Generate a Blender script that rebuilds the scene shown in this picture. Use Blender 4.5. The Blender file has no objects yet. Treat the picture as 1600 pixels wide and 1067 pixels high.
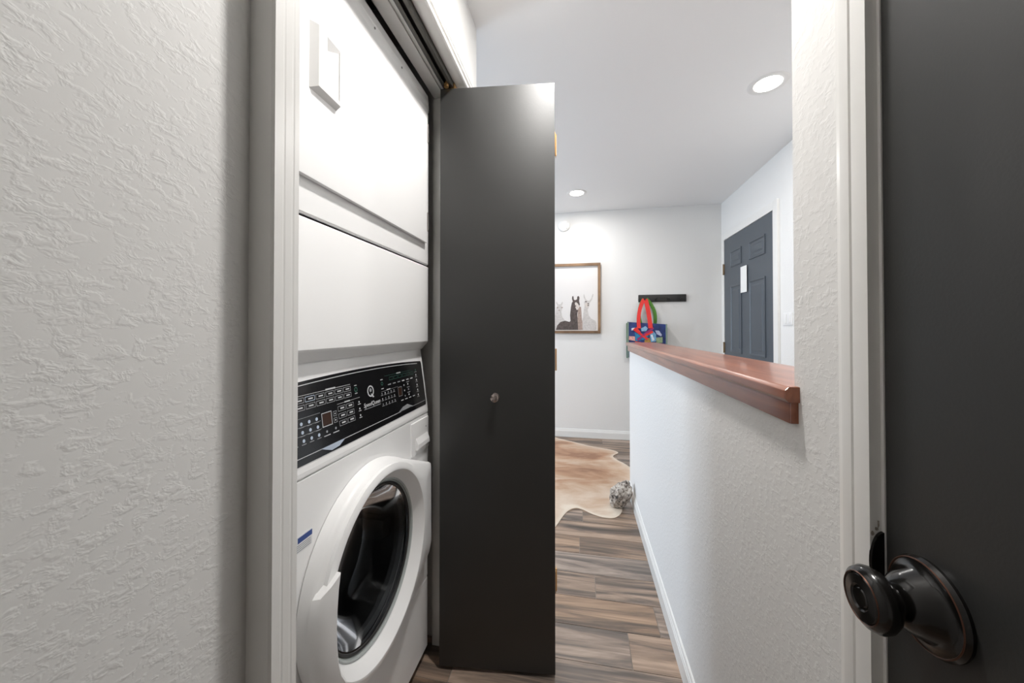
import bpy, bmesh, math, random
from mathutils import Vector, Matrix, noise
from mathutils.geometry import tessellate_polygon
random.seed(7)
S = bpy.context.scene
COL = S.collection
PI = math.pi

# ------------------------------------------------------------------ camera
FPX, VX, HY, HC, PITCH = 570.0, 908.0, 515.0, 1.147, math.radians(0.6)
TH = math.atan((VX - 800) / FPX)
CYP = HY - FPX * math.tan(PITCH)
cam = bpy.data.cameras.new('camera')
cam.sensor_width = 36.0
cam.lens = FPX / 1600 * 36.0
cam.shift_y = -(533.5 - CYP) / 1600
cam.clip_start = 0.02
camo = bpy.data.objects.new('camera', cam)
COL.objects.link(camo)
camo.location = (0, 0, HC)
camo.rotation_euler = (PI / 2 + PITCH, 0, TH)
S.camera = camo

# ------------------------------------------------------------------ world, exposure
S.view_settings.view_transform = 'Standard'
S.view_settings.look = 'None'
S.view_settings.gamma = 1.0
S.view_settings.use_curve_mapping = False
S.view_settings.exposure = 0.48
w = bpy.data.worlds.new('world')
S.world = w
w.use_nodes = True
w.node_tree.nodes['Background'].inputs[0].default_value = (0.72, 0.85, 1.0, 1)
w.node_tree.nodes['Background'].inputs[1].default_value = 8.3
HALL_W, LAMP_W = 14.5, 7.0
WARM = (1.0, 0.975, 0.945)
# sky portal in the living-area window (wall at X=-3.4)
pl = bpy.data.lights.new('window_left_offscreen', 'AREA')
pl.shape = 'RECTANGLE'; pl.size = 1.6; pl.size_y = 1.9
pl.cycles.is_portal = True
plo = bpy.data.objects.new('window_left_offscreen', pl)
COL.objects.link(plo)
plo.location = (-3.47, 2.7, 1.2)
plo.rotation_euler = (PI / 2, 0, -PI / 2)

# ------------------------------------------------------------------ materials
MATS = {}
def nodes(name):
    m = bpy.data.materials.new(name); m.use_nodes = True
    nt = m.node_tree
    return m, nt, nt.nodes['Principled BSDF']

def mat(name, col, rough=0.5, metal=0.0, spec=0.5, coat=0.0, var=0.0, vscale=8.0, bump=0.0, bscale=60.0, emit=None, estr=0.0):
    if name in MATS: return MATS[name]
    m, nt, p = nodes(name)
    c = (*col, 1) if len(col) == 3 else col
    p.inputs['Base Color'].default_value = c
    p.inputs['Roughness'].default_value = rough
    p.inputs['Metallic'].default_value = metal
    p.inputs['Specular IOR Level'].default_value = spec
    p.inputs['Coat Weight'].default_value = coat
    p.inputs['Coat Roughness'].default_value = 0.08
    if emit:
        p.inputs['Emission Color'].default_value = (*emit, 1)
        p.inputs['Emission Strength'].default_value = estr
    g = nt.nodes.new('ShaderNodeNewGeometry')
    if var > 0:
        n = nt.nodes.new('ShaderNodeTexNoise'); n.inputs['Scale'].default_value = vscale; n.inputs['Detail'].default_value = 4
        nt.links.new(g.outputs['Position'], n.inputs['Vector'])
        r = nt.nodes.new('ShaderNodeValToRGB')
        r.color_ramp.elements[0].position = 0.3; r.color_ramp.elements[1].position = 0.7
        r.color_ramp.elements[0].color = tuple(max(0, v * (1 - var)) for v in c[:3]) + (1,)
        r.color_ramp.elements[1].color = tuple(min(1, v * (1 + var)) for v in c[:3]) + (1,)
        nt.links.new(n.outputs['Fac'], r.inputs['Fac']); nt.links.new(r.outputs['Color'], p.inputs['Base Color'])
    if bump > 0:
        n = nt.nodes.new('ShaderNodeTexNoise'); n.inputs['Scale'].default_value = bscale; n.inputs['Detail'].default_value = 3
        nt.links.new(g.outputs['Position'], n.inputs['Vector'])
        b = nt.nodes.new('ShaderNodeBump'); b.inputs['Strength'].default_value = bump; b.inputs['Distance'].default_value = 0.004
        nt.links.new(n.outputs['Fac'], b.inputs['Height']); nt.links.new(b.outputs['Normal'], p.inputs['Normal'])
    MATS[name] = m
    return m

def wall_mat(name, col, strength=0.35, scale=1.0):
    """Painted drywall with a hand-trowelled skip texture."""
    m, nt, p = nodes(name)
    p.inputs['Base Color'].default_value = (*col, 1)
    p.inputs['Roughness'].default_value = 0.62
    p.inputs['Specular IOR Level'].default_value = 0.3
    g = nt.nodes.new('ShaderNodeNewGeometry')
    mp = nt.nodes.new('ShaderNodeMapping')
    mp.inputs['Scale'].default_value = (1, 0.75, 1.1)
    nt.links.new(g.outputs['Position'], mp.inputs['Vector'])
    n1 = nt.nodes.new('ShaderNodeTexNoise'); n1.inputs['Scale'].default_value = 92 * scale
    n1.inputs['Detail'].default_value = 3.0; n1.inputs['Roughness'].default_value = 0.55; n1.inputs['Distortion'].default_value = 0.35
    nt.links.new(mp.outputs['Vector'], n1.inputs['Vector'])
    r1 = nt.nodes.new('ShaderNodeValToRGB'); r1.color_ramp.interpolation = 'EASE'
    r1.color_ramp.elements[0].position = 0.46; r1.color_ramp.elements[1].position = 0.67
    nt.links.new(n1.outputs['Fac'], r1.inputs['Fac'])
    n2 = nt.nodes.new('ShaderNodeTexNoise'); n2.inputs['Scale'].default_value = 12 * scale; n2.inputs['Detail'].default_value = 2
    nt.links.new(mp.outputs['Vector'], n2.inputs['Vector'])
    r2 = nt.nodes.new('ShaderNodeValToRGB'); r2.color_ramp.elements[0].position = 0.35; r2.color_ramp.elements[1].position = 0.6
    nt.links.new(n2.outputs['Fac'], r2.inputs['Fac'])
    mu = nt.nodes.new('ShaderNodeMath'); mu.operation = 'MULTIPLY_ADD'
    mu.inputs[1].default_value = 0.75
    nt.links.new(r1.outputs['Color'], mu.inputs[0]); 
    mm = nt.nodes.new('ShaderNodeMath'); mm.operation = 'MULTIPLY'
    nt.links.new(r1.outputs['Color'], mm.inputs[0]); nt.links.new(r2.outputs['Color'], mm.inputs[1])
    nt.links.new(mm.outputs[0], mu.inputs[2])
    b = nt.nodes.new('ShaderNodeBump'); b.inputs['Strength'].default_value = strength; b.inputs['Distance'].default_value = 0.0022
    nt.links.new(mu.outputs[0], b.inputs['Height']); nt.links.new(b.outputs['Normal'], p.inputs['Normal'])
    MATS[name] = m
    return m

def plank_mat():
    m, nt, p = nodes('wood_look_tile')
    p.inputs['Roughness'].default_value = 0.38
    g = nt.nodes.new('ShaderNodeNewGeometry'); oi = nt.nodes.new('ShaderNodeObjectInfo')
    cb = nt.nodes.new('ShaderNodeCombineXYZ')
    ml = nt.nodes.new('ShaderNodeMath'); ml.operation = 'MULTIPLY'; ml.inputs[1].default_value = 37.0
    nt.links.new(oi.outputs['Random'], ml.inputs[0]); nt.links.new(ml.outputs[0], cb.inputs['Z']); nt.links.new(ml.outputs[0], cb.inputs['X'])
    ad = nt.nodes.new('ShaderNodeVectorMath'); ad.operation = 'ADD'
    nt.links.new(g.outputs['Position'], ad.inputs[0]); nt.links.new(cb.outputs[0], ad.inputs[1])
    mp = nt.nodes.new('ShaderNodeMapping'); mp.inputs['Scale'].default_value = (1.5, 17.0, 1.0)
    nt.links.new(ad.outputs[0], mp.inputs['Vector'])
    n = nt.nodes.new('ShaderNodeTexNoise'); n.inputs['Scale'].default_value = 1.0; n.inputs['Detail'].default_value = 6
    n.inputs['Roughness'].default_value = 0.62; n.inputs['Distortion'].default_value = 0.9
    nt.links.new(mp.outputs['Vector'], n.inputs['Vector'])
    r = nt.nodes.new('ShaderNodeValToRGB')
    e = r.color_ramp.elements
    e[0].position = 0.30; e[0].color = (0.050, 0.034, 0.024, 1)
    e[1].position = 0.78; e[1].color = (0.46, 0.29, 0.17, 1)
    a = e.new(0.42); a.color = (0.11, 0.075, 0.053, 1)
    a = e.new(0.52); a.color = (0.225, 0.140, 0.085, 1)
    a = e.new(0.62); a.color = (0.33, 0.21, 0.13, 1)
    nt.links.new(n.outputs['Fac'], r.inputs['Fac'])
    # fine grain
    mp2 = nt.nodes.new('ShaderNodeMapping'); mp2.inputs['Scale'].default_value = (6, 160, 1)
    nt.links.new(ad.outputs[0], mp2.inputs['Vector'])
    n2 = nt.nodes.new('ShaderNodeTexNoise'); n2.inputs['Scale'].default_value = 1; n2.inputs['Detail'].default_value = 3
    nt.links.new(mp2.outputs['Vector'], n2.inputs['Vector'])
    hs = nt.nodes.new('ShaderNodeHueSaturation')
    mr = nt.nodes.new('ShaderNodeMapRange'); mr.inputs['To Min'].default_value = 0.95; mr.inputs['To Max'].default_value = 1.55
    nt.links.new(n2.outputs['Fac'], mr.inputs['Value']); nt.links.new(mr.outputs[0], hs.inputs['Value'])
    mr2 = nt.nodes.new('ShaderNodeMapRange'); mr2.inputs['To Min'].default_value = 0.55; mr2.inputs['To Max'].default_value = 0.95
    nt.links.new(oi.outputs['Random'], mr2.inputs['Value']); nt.links.new(mr2.outputs[0], hs.inputs['Saturation'])
    nt.links.new(r.outputs['Color'], hs.inputs['Color']); nt.links.new(hs.outputs['Color'], p.inputs['Base Color'])
    b = nt.nodes.new('ShaderNodeBump'); b.inputs['Strength'].default_value = 0.15; b.inputs['Distance'].default_value = 0.001
    nt.links.new(n.outputs['Fac'], b.inputs['Height']); nt.links.new(b.outputs['Normal'], p.inputs['Normal'])
    MATS['plank'] = m
    return m

def wood_mat(name, dark, light, rough, axis_scale, coat=0.0):
    m, nt, p = nodes(name)
    p.inputs['Roughness'].default_value = rough; p.inputs['Coat Weight'].default_value = coat; p.inputs['Coat Roughness'].default_value = 0.1
    g = nt.nodes.new('ShaderNodeNewGeometry'); mp = nt.nodes.new('ShaderNodeMapping'); mp.inputs['Scale'].default_value = axis_scale
    nt.links.new(g.outputs['Position'], mp.inputs['Vector'])
    n = nt.nodes.new('ShaderNodeTexNoise'); n.inputs['Scale'].default_value = 1; n.inputs['Detail'].default_value = 5; n.inputs['Distortion'].default_value = 0.8
    nt.links.new(mp.outputs['Vector'], n.inputs['Vector'])
    r = nt.nodes.new('ShaderNodeValToRGB'); r.color_ramp.elements[0].position = 0.3; r.color_ramp.elements[1].position = 0.7
    r.color_ramp.elements[0].color = (*dark, 1); r.color_ramp.elements[1].color = (*light, 1)
    nt.links.new(n.outputs['Fac'], r.inputs['Fac']); nt.links.new(r.outputs['Color'], p.inputs['Base Color'])
    MATS[name] = m
    return m

def hide_mat():
    m, nt, p = nodes('cowhide')
    p.inputs['Roughness'].default_value = 0.75; p.inputs['Sheen Weight'].default_value = 0.2
    g = nt.nodes.new('ShaderNodeNewGeometry'); mp = nt.nodes.new('ShaderNodeMapping'); mp.inputs['Scale'].default_value = (1.6, 4.0, 1)
    nt.links.new(g.outputs['Position'], mp.inputs['Vector'])
    n = nt.nodes.new('ShaderNodeTexNoise'); n.inputs['Scale'].default_value = 1.2; n.inputs['Detail'].default_value = 7; n.inputs['Distortion'].default_value = 0.8
    n.inputs['Roughness'].default_value = 0.6
    nt.links.new(mp.outputs['Vector'], n.inputs['Vector'])
    at = nt.nodes.new('ShaderNodeAttribute'); at.attribute_name = 'edge'
    ma = nt.nodes.new('ShaderNodeMath'); ma.operation = 'ADD'
    nt.links.new(n.outputs['Fac'], ma.inputs[0]); nt.links.new(at.outputs['Fac'], ma.inputs[1])
    r = nt.nodes.new('ShaderNodeValToRGB'); e = r.color_ramp.elements
    e[0].position = 0.34; e[0].color = (0.27, 0.115, 0.045, 1)
    e[1].position = 0.95; e[1].color = (0.72, 0.61, 0.49, 1)
    a = e.new(0.46); a.color = (0.42, 0.22, 0.11, 1)
    a = e.new(0.56); a.color = (0.50, 0.32, 0.20, 1)
    a = e.new(0.68); a.color = (0.58, 0.42, 0.30, 1)
    nt.links.new(ma.outputs[0], r.inputs['Fac']); nt.links.new(r.outputs['Color'], p.inputs['Base Color'])
    n3 = nt.nodes.new('ShaderNodeTexNoise'); n3.inputs['Scale'].default_value = 180
    nt.links.new(g.outputs['Position'], n3.inputs['Vector'])
    b = nt.nodes.new('ShaderNodeBump'); b.inputs['Strength'].default_value = 0.2; b.inputs['Distance'].default_value = 0.002
    nt.links.new(n3.outputs['Fac'], b.inputs['Height']); nt.links.new(b.outputs['Normal'], p.inputs['Normal'])
    MATS['cowhide'] = m
    return m

def door_glass_mat():
    m = bpy.data.materials.new('dark_glass'); m.use_nodes = True
    nt = m.node_tree; nt.nodes.clear()
    o = nt.nodes.new('ShaderNodeOutputMaterial'); mx = nt.nodes.new('ShaderNodeMixShader')
    t = nt.nodes.new('ShaderNodeBsdfTransparent'); t.inputs[0].default_value = (0.30, 0.31, 0.32, 1)
    gl = nt.nodes.new('ShaderNodeBsdfGlossy'); gl.inputs['Roughness'].default_value = 0.08; gl.inputs[0].default_value = (0.9, 0.92, 0.95, 1)
    fr = nt.nodes.new('ShaderNodeFresnel'); fr.inputs[0].default_value = 1.22
    nt.links.new(fr.outputs[0], mx.inputs[0]); nt.links.new(t.outputs[0], mx.inputs[1]); nt.links.new(gl.outputs[0], mx.inputs[2])
    nt.links.new(mx.outputs[0], o.inputs[0])
    MATS['dark_glass'] = m
    return m

def pane_mat():
    m = bpy.data.materials.new('window_glass'); m.use_nodes = True
    nt = m.node_tree; nt.nodes.clear()
    o = nt.nodes.new('ShaderNodeOutputMaterial'); mx = nt.nodes.new('ShaderNodeMixShader'); mx.inputs[0].default_value = 0.06
    t = nt.nodes.new('ShaderNodeBsdfTransparent'); gl = nt.nodes.new('ShaderNodeBsdfGlossy'); gl.inputs['Roughness'].default_value = 0.0
    nt.links.new(t.outputs[0], mx.inputs[1]); nt.links.new(gl.outputs[0], mx.inputs[2]); nt.links.new(mx.outputs[0], o.inputs[0])
    MATS['window_glass'] = m
    return m

WALL = wall_mat('wall_textured', (0.77, 0.762, 0.745), 0.12)
WALLF = wall_mat('wall_far_paint', (0.77, 0.762, 0.745), 0.08)
CEIL = mat('ceiling_paint', (0.85, 0.85, 0.85), 0.8, spec=0.2, bump=0.05, bscale=90)
TRIM = mat('trim_paint', (0.78, 0.77, 0.745), 0.32)
PLANK = plank_mat()
GROUT = mat('grout', (0.26, 0.22, 0.19), 0.8, var=0.1)
CHAR = mat('charcoal_door_paint', (0.021, 0.021, 0.020), 0.48, spec=0.6, var=0.06, vscale=3, bump=0.03, bscale=300)
BLUEG = mat('slate_door_paint', (0.070, 0.084, 0.100), 0.42)
ENAMEL = mat('white_enamel', (0.88, 0.877, 0.872), 0.42)
PLASTIC = mat('white_plastic', (0.78, 0.775, 0.765), 0.35)
GREYP = mat('grey_seal', (0.25, 0.25, 0.25), 0.5)
BLACKG = mat('black_console', (0.006, 0.006, 0.007), 0.22, coat=0.2)
SILVER = mat('silver_print', (0.55, 0.56, 0.57), 0.4)
DIMPR = mat('grey_print', (0.28, 0.29, 0.30), 0.5)
GREENP = mat('green_print', (0.02, 0.10, 0.07), 0.5)
AMBER = mat('dark_display', (0.045, 0.022, 0.015), 0.2)
BLUEPR = mat('blue_print', (0.02, 0.06, 0.25), 0.5)
PALEBL = mat('pale_blue_print', (0.45, 0.52, 0.62), 0.45)
BRONZE = mat('oil_rubbed_bronze', (0.006, 0.0055, 0.005), 0.17)
COPPER = mat('worn_copper_edge', (0.085, 0.038, 0.024), 0.35, metal=0.7)
PEWTER = mat('dark_pewter', (0.34, 0.29, 0.27), 0.25, metal=0.9)
BRASS = mat('brass', (0.62, 0.36, 0.14), 0.35, metal=0.8)
STEEL = mat('brushed_steel', (0.42, 0.42, 0.42), 0.3, metal=1.0)
DARKST = mat('track_steel', (0.10, 0.095, 0.085), 0.45, metal=0.6)
CAPW = wood_mat('cap_wood', (0.16, 0.045, 0.020), (0.36, 0.125, 0.060), 0.28, (35, 2.5, 35), coat=0.3)
FRAMEW = wood_mat('frame_wood', (0.13, 0.075, 0.04), (0.33, 0.20, 0.11), 0.55, (6, 10, 6))
HIDE = hide_mat()
GLASSD = door_glass_mat()
PANE = pane_mat()
BLACKM = mat('black_metal', (0.018, 0.017, 0.016), 0.45)
LAMP = mat('lamp_diffuser', (0.9, 0.9, 0.9), 0.5, emit=(1.0, 0.95, 0.88), estr=9.0)
CLOSET = WALLF

# ------------------------------------------------------------------ helpers
def link(name, me, m=None, parent=None):
    o = bpy.data.objects.new(name, me)
    COL.objects.link(o)
    if m is not None and me is not None:
        me.materials.append(m)
    if parent is not None: o.parent = parent
    return o

def tag(o, label, cat, group=None):
    o['label'] = label; o['category'] = cat
    if group: o['group'] = group
    return o

def struct(o):
    o['kind'] = 'structure'
    return o

def empty(name, loc=(0, 0, 0)):
    o = bpy.data.objects.new(name, None)
    COL.objects.link(o); o.location = loc
    o.empty_display_size = 0.05
    return o

def fin(bm, name, m, parent=None, smooth=False, bev=0.0, seg=2):
    if bev > 0:
        bmesh.ops.bevel(bm, geom=list(bm.edges), offset=bev, segments=seg, affect='EDGES', profile=0.7, clamp_overlap=True)
    bmesh.ops.recalc_face_normals(bm, faces=bm.faces)
    me = bpy.data.meshes.new(name)
    bm.to_mesh(me); bm.free()
    if smooth:
        me.polygons.foreach_set('use_smooth', [True] * len(me.polygons))
        try: me.set_sharp_from_angle(angle=math.radians(35))
        except Exception: pass
    o = link(name, me, m, None)
    if parent is not None:
        o.parent = parent
        o.matrix_parent_inverse = Matrix.Translation(-parent_loc(parent))
    return o

def parent_loc(p):
    # empties sit at a thing's base; mesh parents have an identity world matrix
    return p.location.copy() if p.type == 'EMPTY' else Vector((0, 0, 0))

def bm_box(bm, x0, x1, y0, y1, z0, z1):
    v = [bm.verts.new((x, y, z)) for x in (x0, x1) for y in (y0, y1) for z in (z0, z1)]
    for f in ((0, 1, 3, 2), (4, 6, 7, 5), (0, 4, 5, 1), (2, 3, 7, 6), (0, 2, 6, 4), (1, 5, 7, 3)):
        bm.faces.new([v[i] for i in f])
    return v

def box(name, x0, x1, y0, y1, z0, z1, m, parent=None, bev=0.0, seg=2, smooth=None):
    bm = bmesh.new(); bm_box(bm, x0, x1, y0, y1, z0, z1)
    return fin(bm, name, m, parent, smooth=bev > 0 if smooth is None else smooth, bev=bev, seg=seg)

def boxes(name, L, m, parent=None, bev=0.0):
    bm = bmesh.new()
    for b in L: bm_box(bm, *b)
    return fin(bm, name, m, parent, smooth=bev > 0, bev=bev)

def bm_prism(bm, pts, axis, a0, a1):
    """closed 2-D polygon swept along an axis. axis 'x': pts=(y,z); 'y': pts=(x,z); 'z': pts=(x,y)"""
    def mk(p, a):
        return {'x': (a, p[0], p[1]), 'y': (p[0], a, p[1]), 'z': (p[0], p[1], a)}[axis]
    A = [bm.verts.new(mk(p, a0)) for p in pts]; B = [bm.verts.new(mk(p, a1)) for p in pts]
    n = len(pts)
    bm.faces.new(A); bm.faces.new(B[::-1])
    for i in range(n):
        bm.faces.new([A[i], A[(i + 1) % n], B[(i + 1) % n], B[i]])

def prism(name, pts, axis, a0, a1, m, parent=None, bev=0.0, smooth=False):
    bm = bmesh.new(); bm_prism(bm, pts, axis, a0, a1)
    return fin(bm, name, m, parent, smooth=smooth or bev > 0, bev=bev)

def lathe(name, prof, origin, direction, m, parent=None, n=40, closed_ends=True):
    """prof: (r, t) with t along direction."""
    d = Vector(direction).normalized()
    u = d.orthogonal().normalized(); v = d.cross(u)
    o = Vector(origin)
    bm = bmesh.new(); rings = []
    for r, t in prof:
        if r < 1e-6:
            rings.append([bm.verts.new(o + d * t)])
        else:
            rings.append([bm.verts.new(o + d * t + (u * math.cos(2 * PI * k / n) + v * math.sin(2 * PI * k / n)) * r) for k in range(n)])
    for a, b in zip(rings, rings[1:]):
        if len(a) == 1 and len(b) == 1: continue
        for k in range(n):
            k2 = (k + 1) % n
            if len(a) == 1: bm.faces.new([a[0], b[k], b[k2]])
            elif len(b) == 1: bm.faces.new([a[k], b[0], a[k2]])
            else: bm.faces.new([a[k], b[k], b[k2], a[k2]])
    return fin(bm, name, m, parent, smooth=True)

def ribbon(name, path, width_dir, width, thick, m, parent=None):
    """flat strap along a path with given width direction."""
    wd = Vector(width_dir).normalized()
    bm = bmesh.new(); prev = None
    P = [Vector(p) for p in path]
    for i, p in enumerate(P):
        t = (P[min(i + 1, len(P) - 1)] - P[max(i - 1, 0)]).normalized()
        wv = (wd - t * wd.dot(t)).normalized()
        nn = t.cross(wv).normalized()
        ring = [bm.verts.new(p + wv * sx * width / 2 + nn * sy * thick / 2) for sx, sy in ((-1, -1), (1, -1), (1, 1), (-1, 1))]
        if prev:
            for k in range(4): bm.faces.new([prev[k], prev[(k + 1) % 4], ring[(k + 1) % 4], ring[k]])
        else: bm.faces.new(ring)
        prev = ring
    bm.faces.new(prev[::-1])
    return fin(bm, name, m, parent, smooth=True)

CS, SN, CP, SP = math.cos(TH), math.sin(TH), math.cos(PITCH), math.sin(PITCH)
def on_far(x, y, Y):
    """photo pixel -> point on a plane Y = const (things fixed on the far wall)."""
    R = Vector((CS, SN, 0)); F = Vector((-SN * CP, CS * CP, SP)); U = R.cross(F)
    r = F + R * ((x - 800) / FPX) - U * ((y - CYP) / FPX)
    k = Y / r.y
    return (r.x * k, Y, HC + r.z * k)

def bez(p0, p1, p2, n=10):
    p0, p1, p2 = map(Vector, (p0, p1, p2))
    return [p0 * (1 - t) ** 2 + p1 * 2 * t * (1 - t) + p2 * t * t for t in [i / n for i in range(n + 1)]]

# ------------------------------------------------------------------ dimensions of the place
ZC = 2.41            # ceiling
YF = 3.971           # far wall
XL = -0.43           # closet wall face
XR = 0.334           # right wall and half wall face
XE = 1.383           # entry door wall face
YC = 1.467           # outside corner past the closet
Y0 = -1.3            # wall behind the camera
XW = -3.4            # window wall of the living area

# ------------------------------------------------------------------ floor: slab of grout + wood-look planks
fl = struct(box('floor', XW - .12, XE + .12, Y0 - .1, YF + .1, -0.06, -0.0016, GROUT))
PW, PL, GAP = 0.1555, 1.22, 0.0026
pm = bpy.data.meshes.new('plank')
bm = bmesh.new(); bm_box(bm, -.5, .5, -.5, .5, -1, 0)
bm.to_mesh(pm); bm.free(); pm.materials.append(PLANK)
row0 = 1.139
k = -16
starts = {0: -0.430, 1: -1.05, 2: -.93, 3: -1.16, 4: -.80, 5: -0.01, 6: -.55, 17: 0.21}
while row0 + k * PW < YF + .01:
    ya = row0 + k * PW; yb = min(ya + PW, YF + .02)
    xa, xb = (XW, XE + .02) if ya > YC - .02 else (-1.37, XE + .02 if ya > .68 else XR + .05)
    off = starts.get(k, ((k * 0.3217) % 1.0) * PL - .3)
    n0 = math.floor((xa - off) / PL)
    while off + n0 * PL < xb:
        x0 = max(off + n0 * PL, xa); x1 = min(off + (n0 + 1) * PL, xb)
        if x1 - x0 > 0.03:
            o = link('plank', pm, None, fl)
            dz = random.uniform(-.0004, 0)
            o.location = ((x0 + x1) / 2, (ya + yb) / 2, dz)
            o.scale = (x1 - x0 - GAP, yb - ya - GAP, 0.009)
        n0 += 1
    k += 1

# ------------------------------------------------------------------ shell
struct(box('ceiling', XW - .12, XE + .12, Y0 - .1, YF + .1, ZC, ZC + .06, CEIL))
struct(box('wall_back', XW - .1, XE + .12, YF, YF + .1, 0, ZC, WALLF))
struct(box('wall_entry', XE, XE + .1, .56, YF, 0, ZC, WALLF))
# closet wall with its opening (opening Y .46..1.262, head z 2.005)
OY0, OY1, OZ = 0.462, 1.262, 2.006
struct(boxes('wall_left', [(XL - .10, XL, Y0, OY0 - .012, 0, ZC), (XL - .10, XL, OY1 + .012, YC, 0, ZC), (XL - .10, XL, OY0 - .012, OY1 + .012, OZ + .012, ZC)], WALL))
# living-area walls
struct(box('wall_living', XW, XL - .1, YC - .1, YC, 0, ZC, WALLF))
WY0, WY1, WZ0, WZ1 = 1.9, 3.5, 0.25, 2.15
struct(boxes('wall_window', [(XW - .1, XW, YC - .1, WY0, 0, ZC), (XW - .1, XW, WY1, YF, 0, ZC), (XW - .1, XW, WY0, WY1, 0, WZ0), (XW - .1, XW, WY0, WY1, WZ1, ZC)], WALLF))
wn = struct(boxes('window_1', [(XW - .09, XW + .01, WY0, WY0 + .05, WZ0, WZ1), (XW - .09, XW + .01, WY1 - .05, WY1, WZ0, WZ1), (XW - .09, XW + .01, WY0, WY1, WZ0, WZ0 + .05),
                          (XW - .09, XW + .01, WY0, WY1, WZ1 - .05, WZ1), (XW - .07, XW - .02, (WY0 + WY1) / 2 - .025, (WY0 + WY1) / 2 + .025, WZ0, WZ1)], TRIM))
box('pane', XW - .05, XW - .046, WY0 + .05, (WY0 + WY1) / 2 - .025, WZ0 + .05, WZ1 - .05, PANE, wn)
box('pane', XW - .05, XW - .046, (WY0 + WY1) / 2 + .025, WY1 - .05, WZ0 + .05, WZ1 - .05, PANE, wn)
# wall behind the camera, closet inside
struct(box('wall_front', XL - .1, XR + .1, Y0 - .1, Y0, 0, ZC, WALL))
struct(boxes('wall_closet', [(-1.45, -1.35, .33, 1.367, 0, ZC), (-1.35, XL - .1, .33, .43, 0, ZC), (-1.35, XL - .1, 1.30, 1.367, 0, ZC)], CLOSET))
# right wall: full-height piece, door opening, piece behind the camera
DY1, DY0, DZ = 0.4755, -0.295, 2.03
YH = 0.656           # the full-height wall ends here, the half wall goes on
struct(boxes('wall_right', [(XR, XR + .16, DY1 + .018, YH, 0, ZC), (XR, XR + .16, Y0, DY0 - .018, 0, ZC), (XR, XR + .16, DY0 - .018, DY1 + .018, DZ + .018, ZC)], WALL))
struct(box('sky_leak_blocker', XR + .16, XR + .20, Y0 - .1, .556, 0, ZC, WALLF))  # unseen panel added behind the near door to block leaking sky light
struct(box('wall_stair', XR + .16, XE + .1, .556, YH, 0, ZC, WALLF))
YHE = 2.676
struct(box('wall_half', XR, XR + .16, YH, YHE, 0, 1.034, WALL))

# half-wall wooden cap
cap = tag(empty('wall_cap', (0.42, 1.66, 1.0)), 'glossy red-brown wooden cap running along the top of the white half wall', 'wall cap')
c = 0.006
x0, x1, z0, z1 = 0.313, 0.519, 1.0325, 1.0575
prism('top_board', [(x0 + c, z0), (x1 - c, z0), (x1, z0 + c), (x1, z1 - c), (x1 - c, z1), (x0 + c, z1), (x0, z1 - c), (x0, z0 + c)], 'y', .643, YHE + .03, CAPW, cap, bev=.0012)
box('apron', .3225, XR + .002, .647, YHE + .012, .999, z0 + .001, CAPW, cap, bev=.0015)
box('apron', XR + .158, .506, YH, YHE + .012, .999, z0 + .001, CAPW, cap, bev=.0015)
box('apron', XR + .002, XR + .158, YHE - .002, YHE + .012, .999, z0 + .001, CAPW, cap, bev=.0015)

ENDG = CAPW
prism('end_grain', [(x0 + c, z0 + .0005), (XR + .004, z0 + .0005), (XR + .006, z0 + .004), (XR + .006, z1 - c), (XR + .004, z1 - .0005), (x0 + c, z1 - .0005), (x0 + .0005, z1 - c), (x0 + .0005, z0 + c)], 'y', .6415, .6435, ENDG, cap)
box('end_grain', .3230, XR + .001, .6455, .6475, .9995, z0 + .001, ENDG, cap)

# baseboards
def baseprof(t=.0115, h=.088):
    return [(0, 0), (t, 0), (t, h * .70), (t * .82, h * .74), (t * .82, h * .80), (t * .55, h * .86), (t * .5, h * .95), (t * .25, h), (0, h)]
def base_y(name, xface, sgn, y0, y1):
    return struct(prism(name, [(xface + sgn * u, v) for u, v in baseprof()], 'y', y0, y1, TRIM))
def base_x(name, yface, sgn, x0, x1):
    return struct(prism(name, [(yface + sgn * u, v) for u, v in baseprof()], 'x', x0, x1, TRIM))
bb = base_y('baseboard_right', XR, -1, .545, YHE)
base_x('baseboard_half', YHE, 1, XR - .0115, XR + .16)
base_x('baseboard_back', YF, -1, XW, XE)
base_y('baseboard_entry', XE, -1, .66, 2.86)
base_y('baseboard_left', XL, 1, Y0, .404)
base_y('baseboard_window', XW, 1, YC, YF)

# ------------------------------------------------------------------ closet casing (near leg, head, far leg) and jambs
def casing_near(name, ya, yb, z0, z1):
    """leg on the closet wall; flat face with two shallow flutes; wall face at XL, front at XF."""
    XF = -0.394
    w_ = yb - ya
    P = [(XL, ya), (XF - .003, ya), (XF, ya + .003), (XF, ya + w_ * .34), (XF - .0004, ya + w_ * .36), (XF - .0004, ya + w_ * .40), (XF, ya + w_ * .44), (XF, ya + w_ * .66),
         (XF - .0004, ya + w_ * .69), (XF - .0004, ya + w_ * .73), (XF, ya + w_ * .77), (XF, yb - .003), (XF - .003, yb), (XL, yb)]
    return struct(prism(name, P, 'z', z0, z1, TRIM))
casing_near('trim_1', .4065, .4545, 0, 2.0032)
XF = -.394
P = [(XL, 2.003), (XF - .004, 2.003), (XF, 2.007), (XF, 2.016), (XF - .004, 2.019), (XF - .004, 2.026), (XF + .001, 2.030), (XF + .001, 2.038), (XF - .003, 2.041), (XF - .003, 2.047), (XF, 2.050), (XF, 2.055), (XL, 2.058)]
struct(prism('trim_2', P, 'y', .4065, 1.318, TRIM))
struct(box('trim_3', XL, XF, 1.267, 1.316, 0, 2.003, TRIM, bev=.002))
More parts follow.
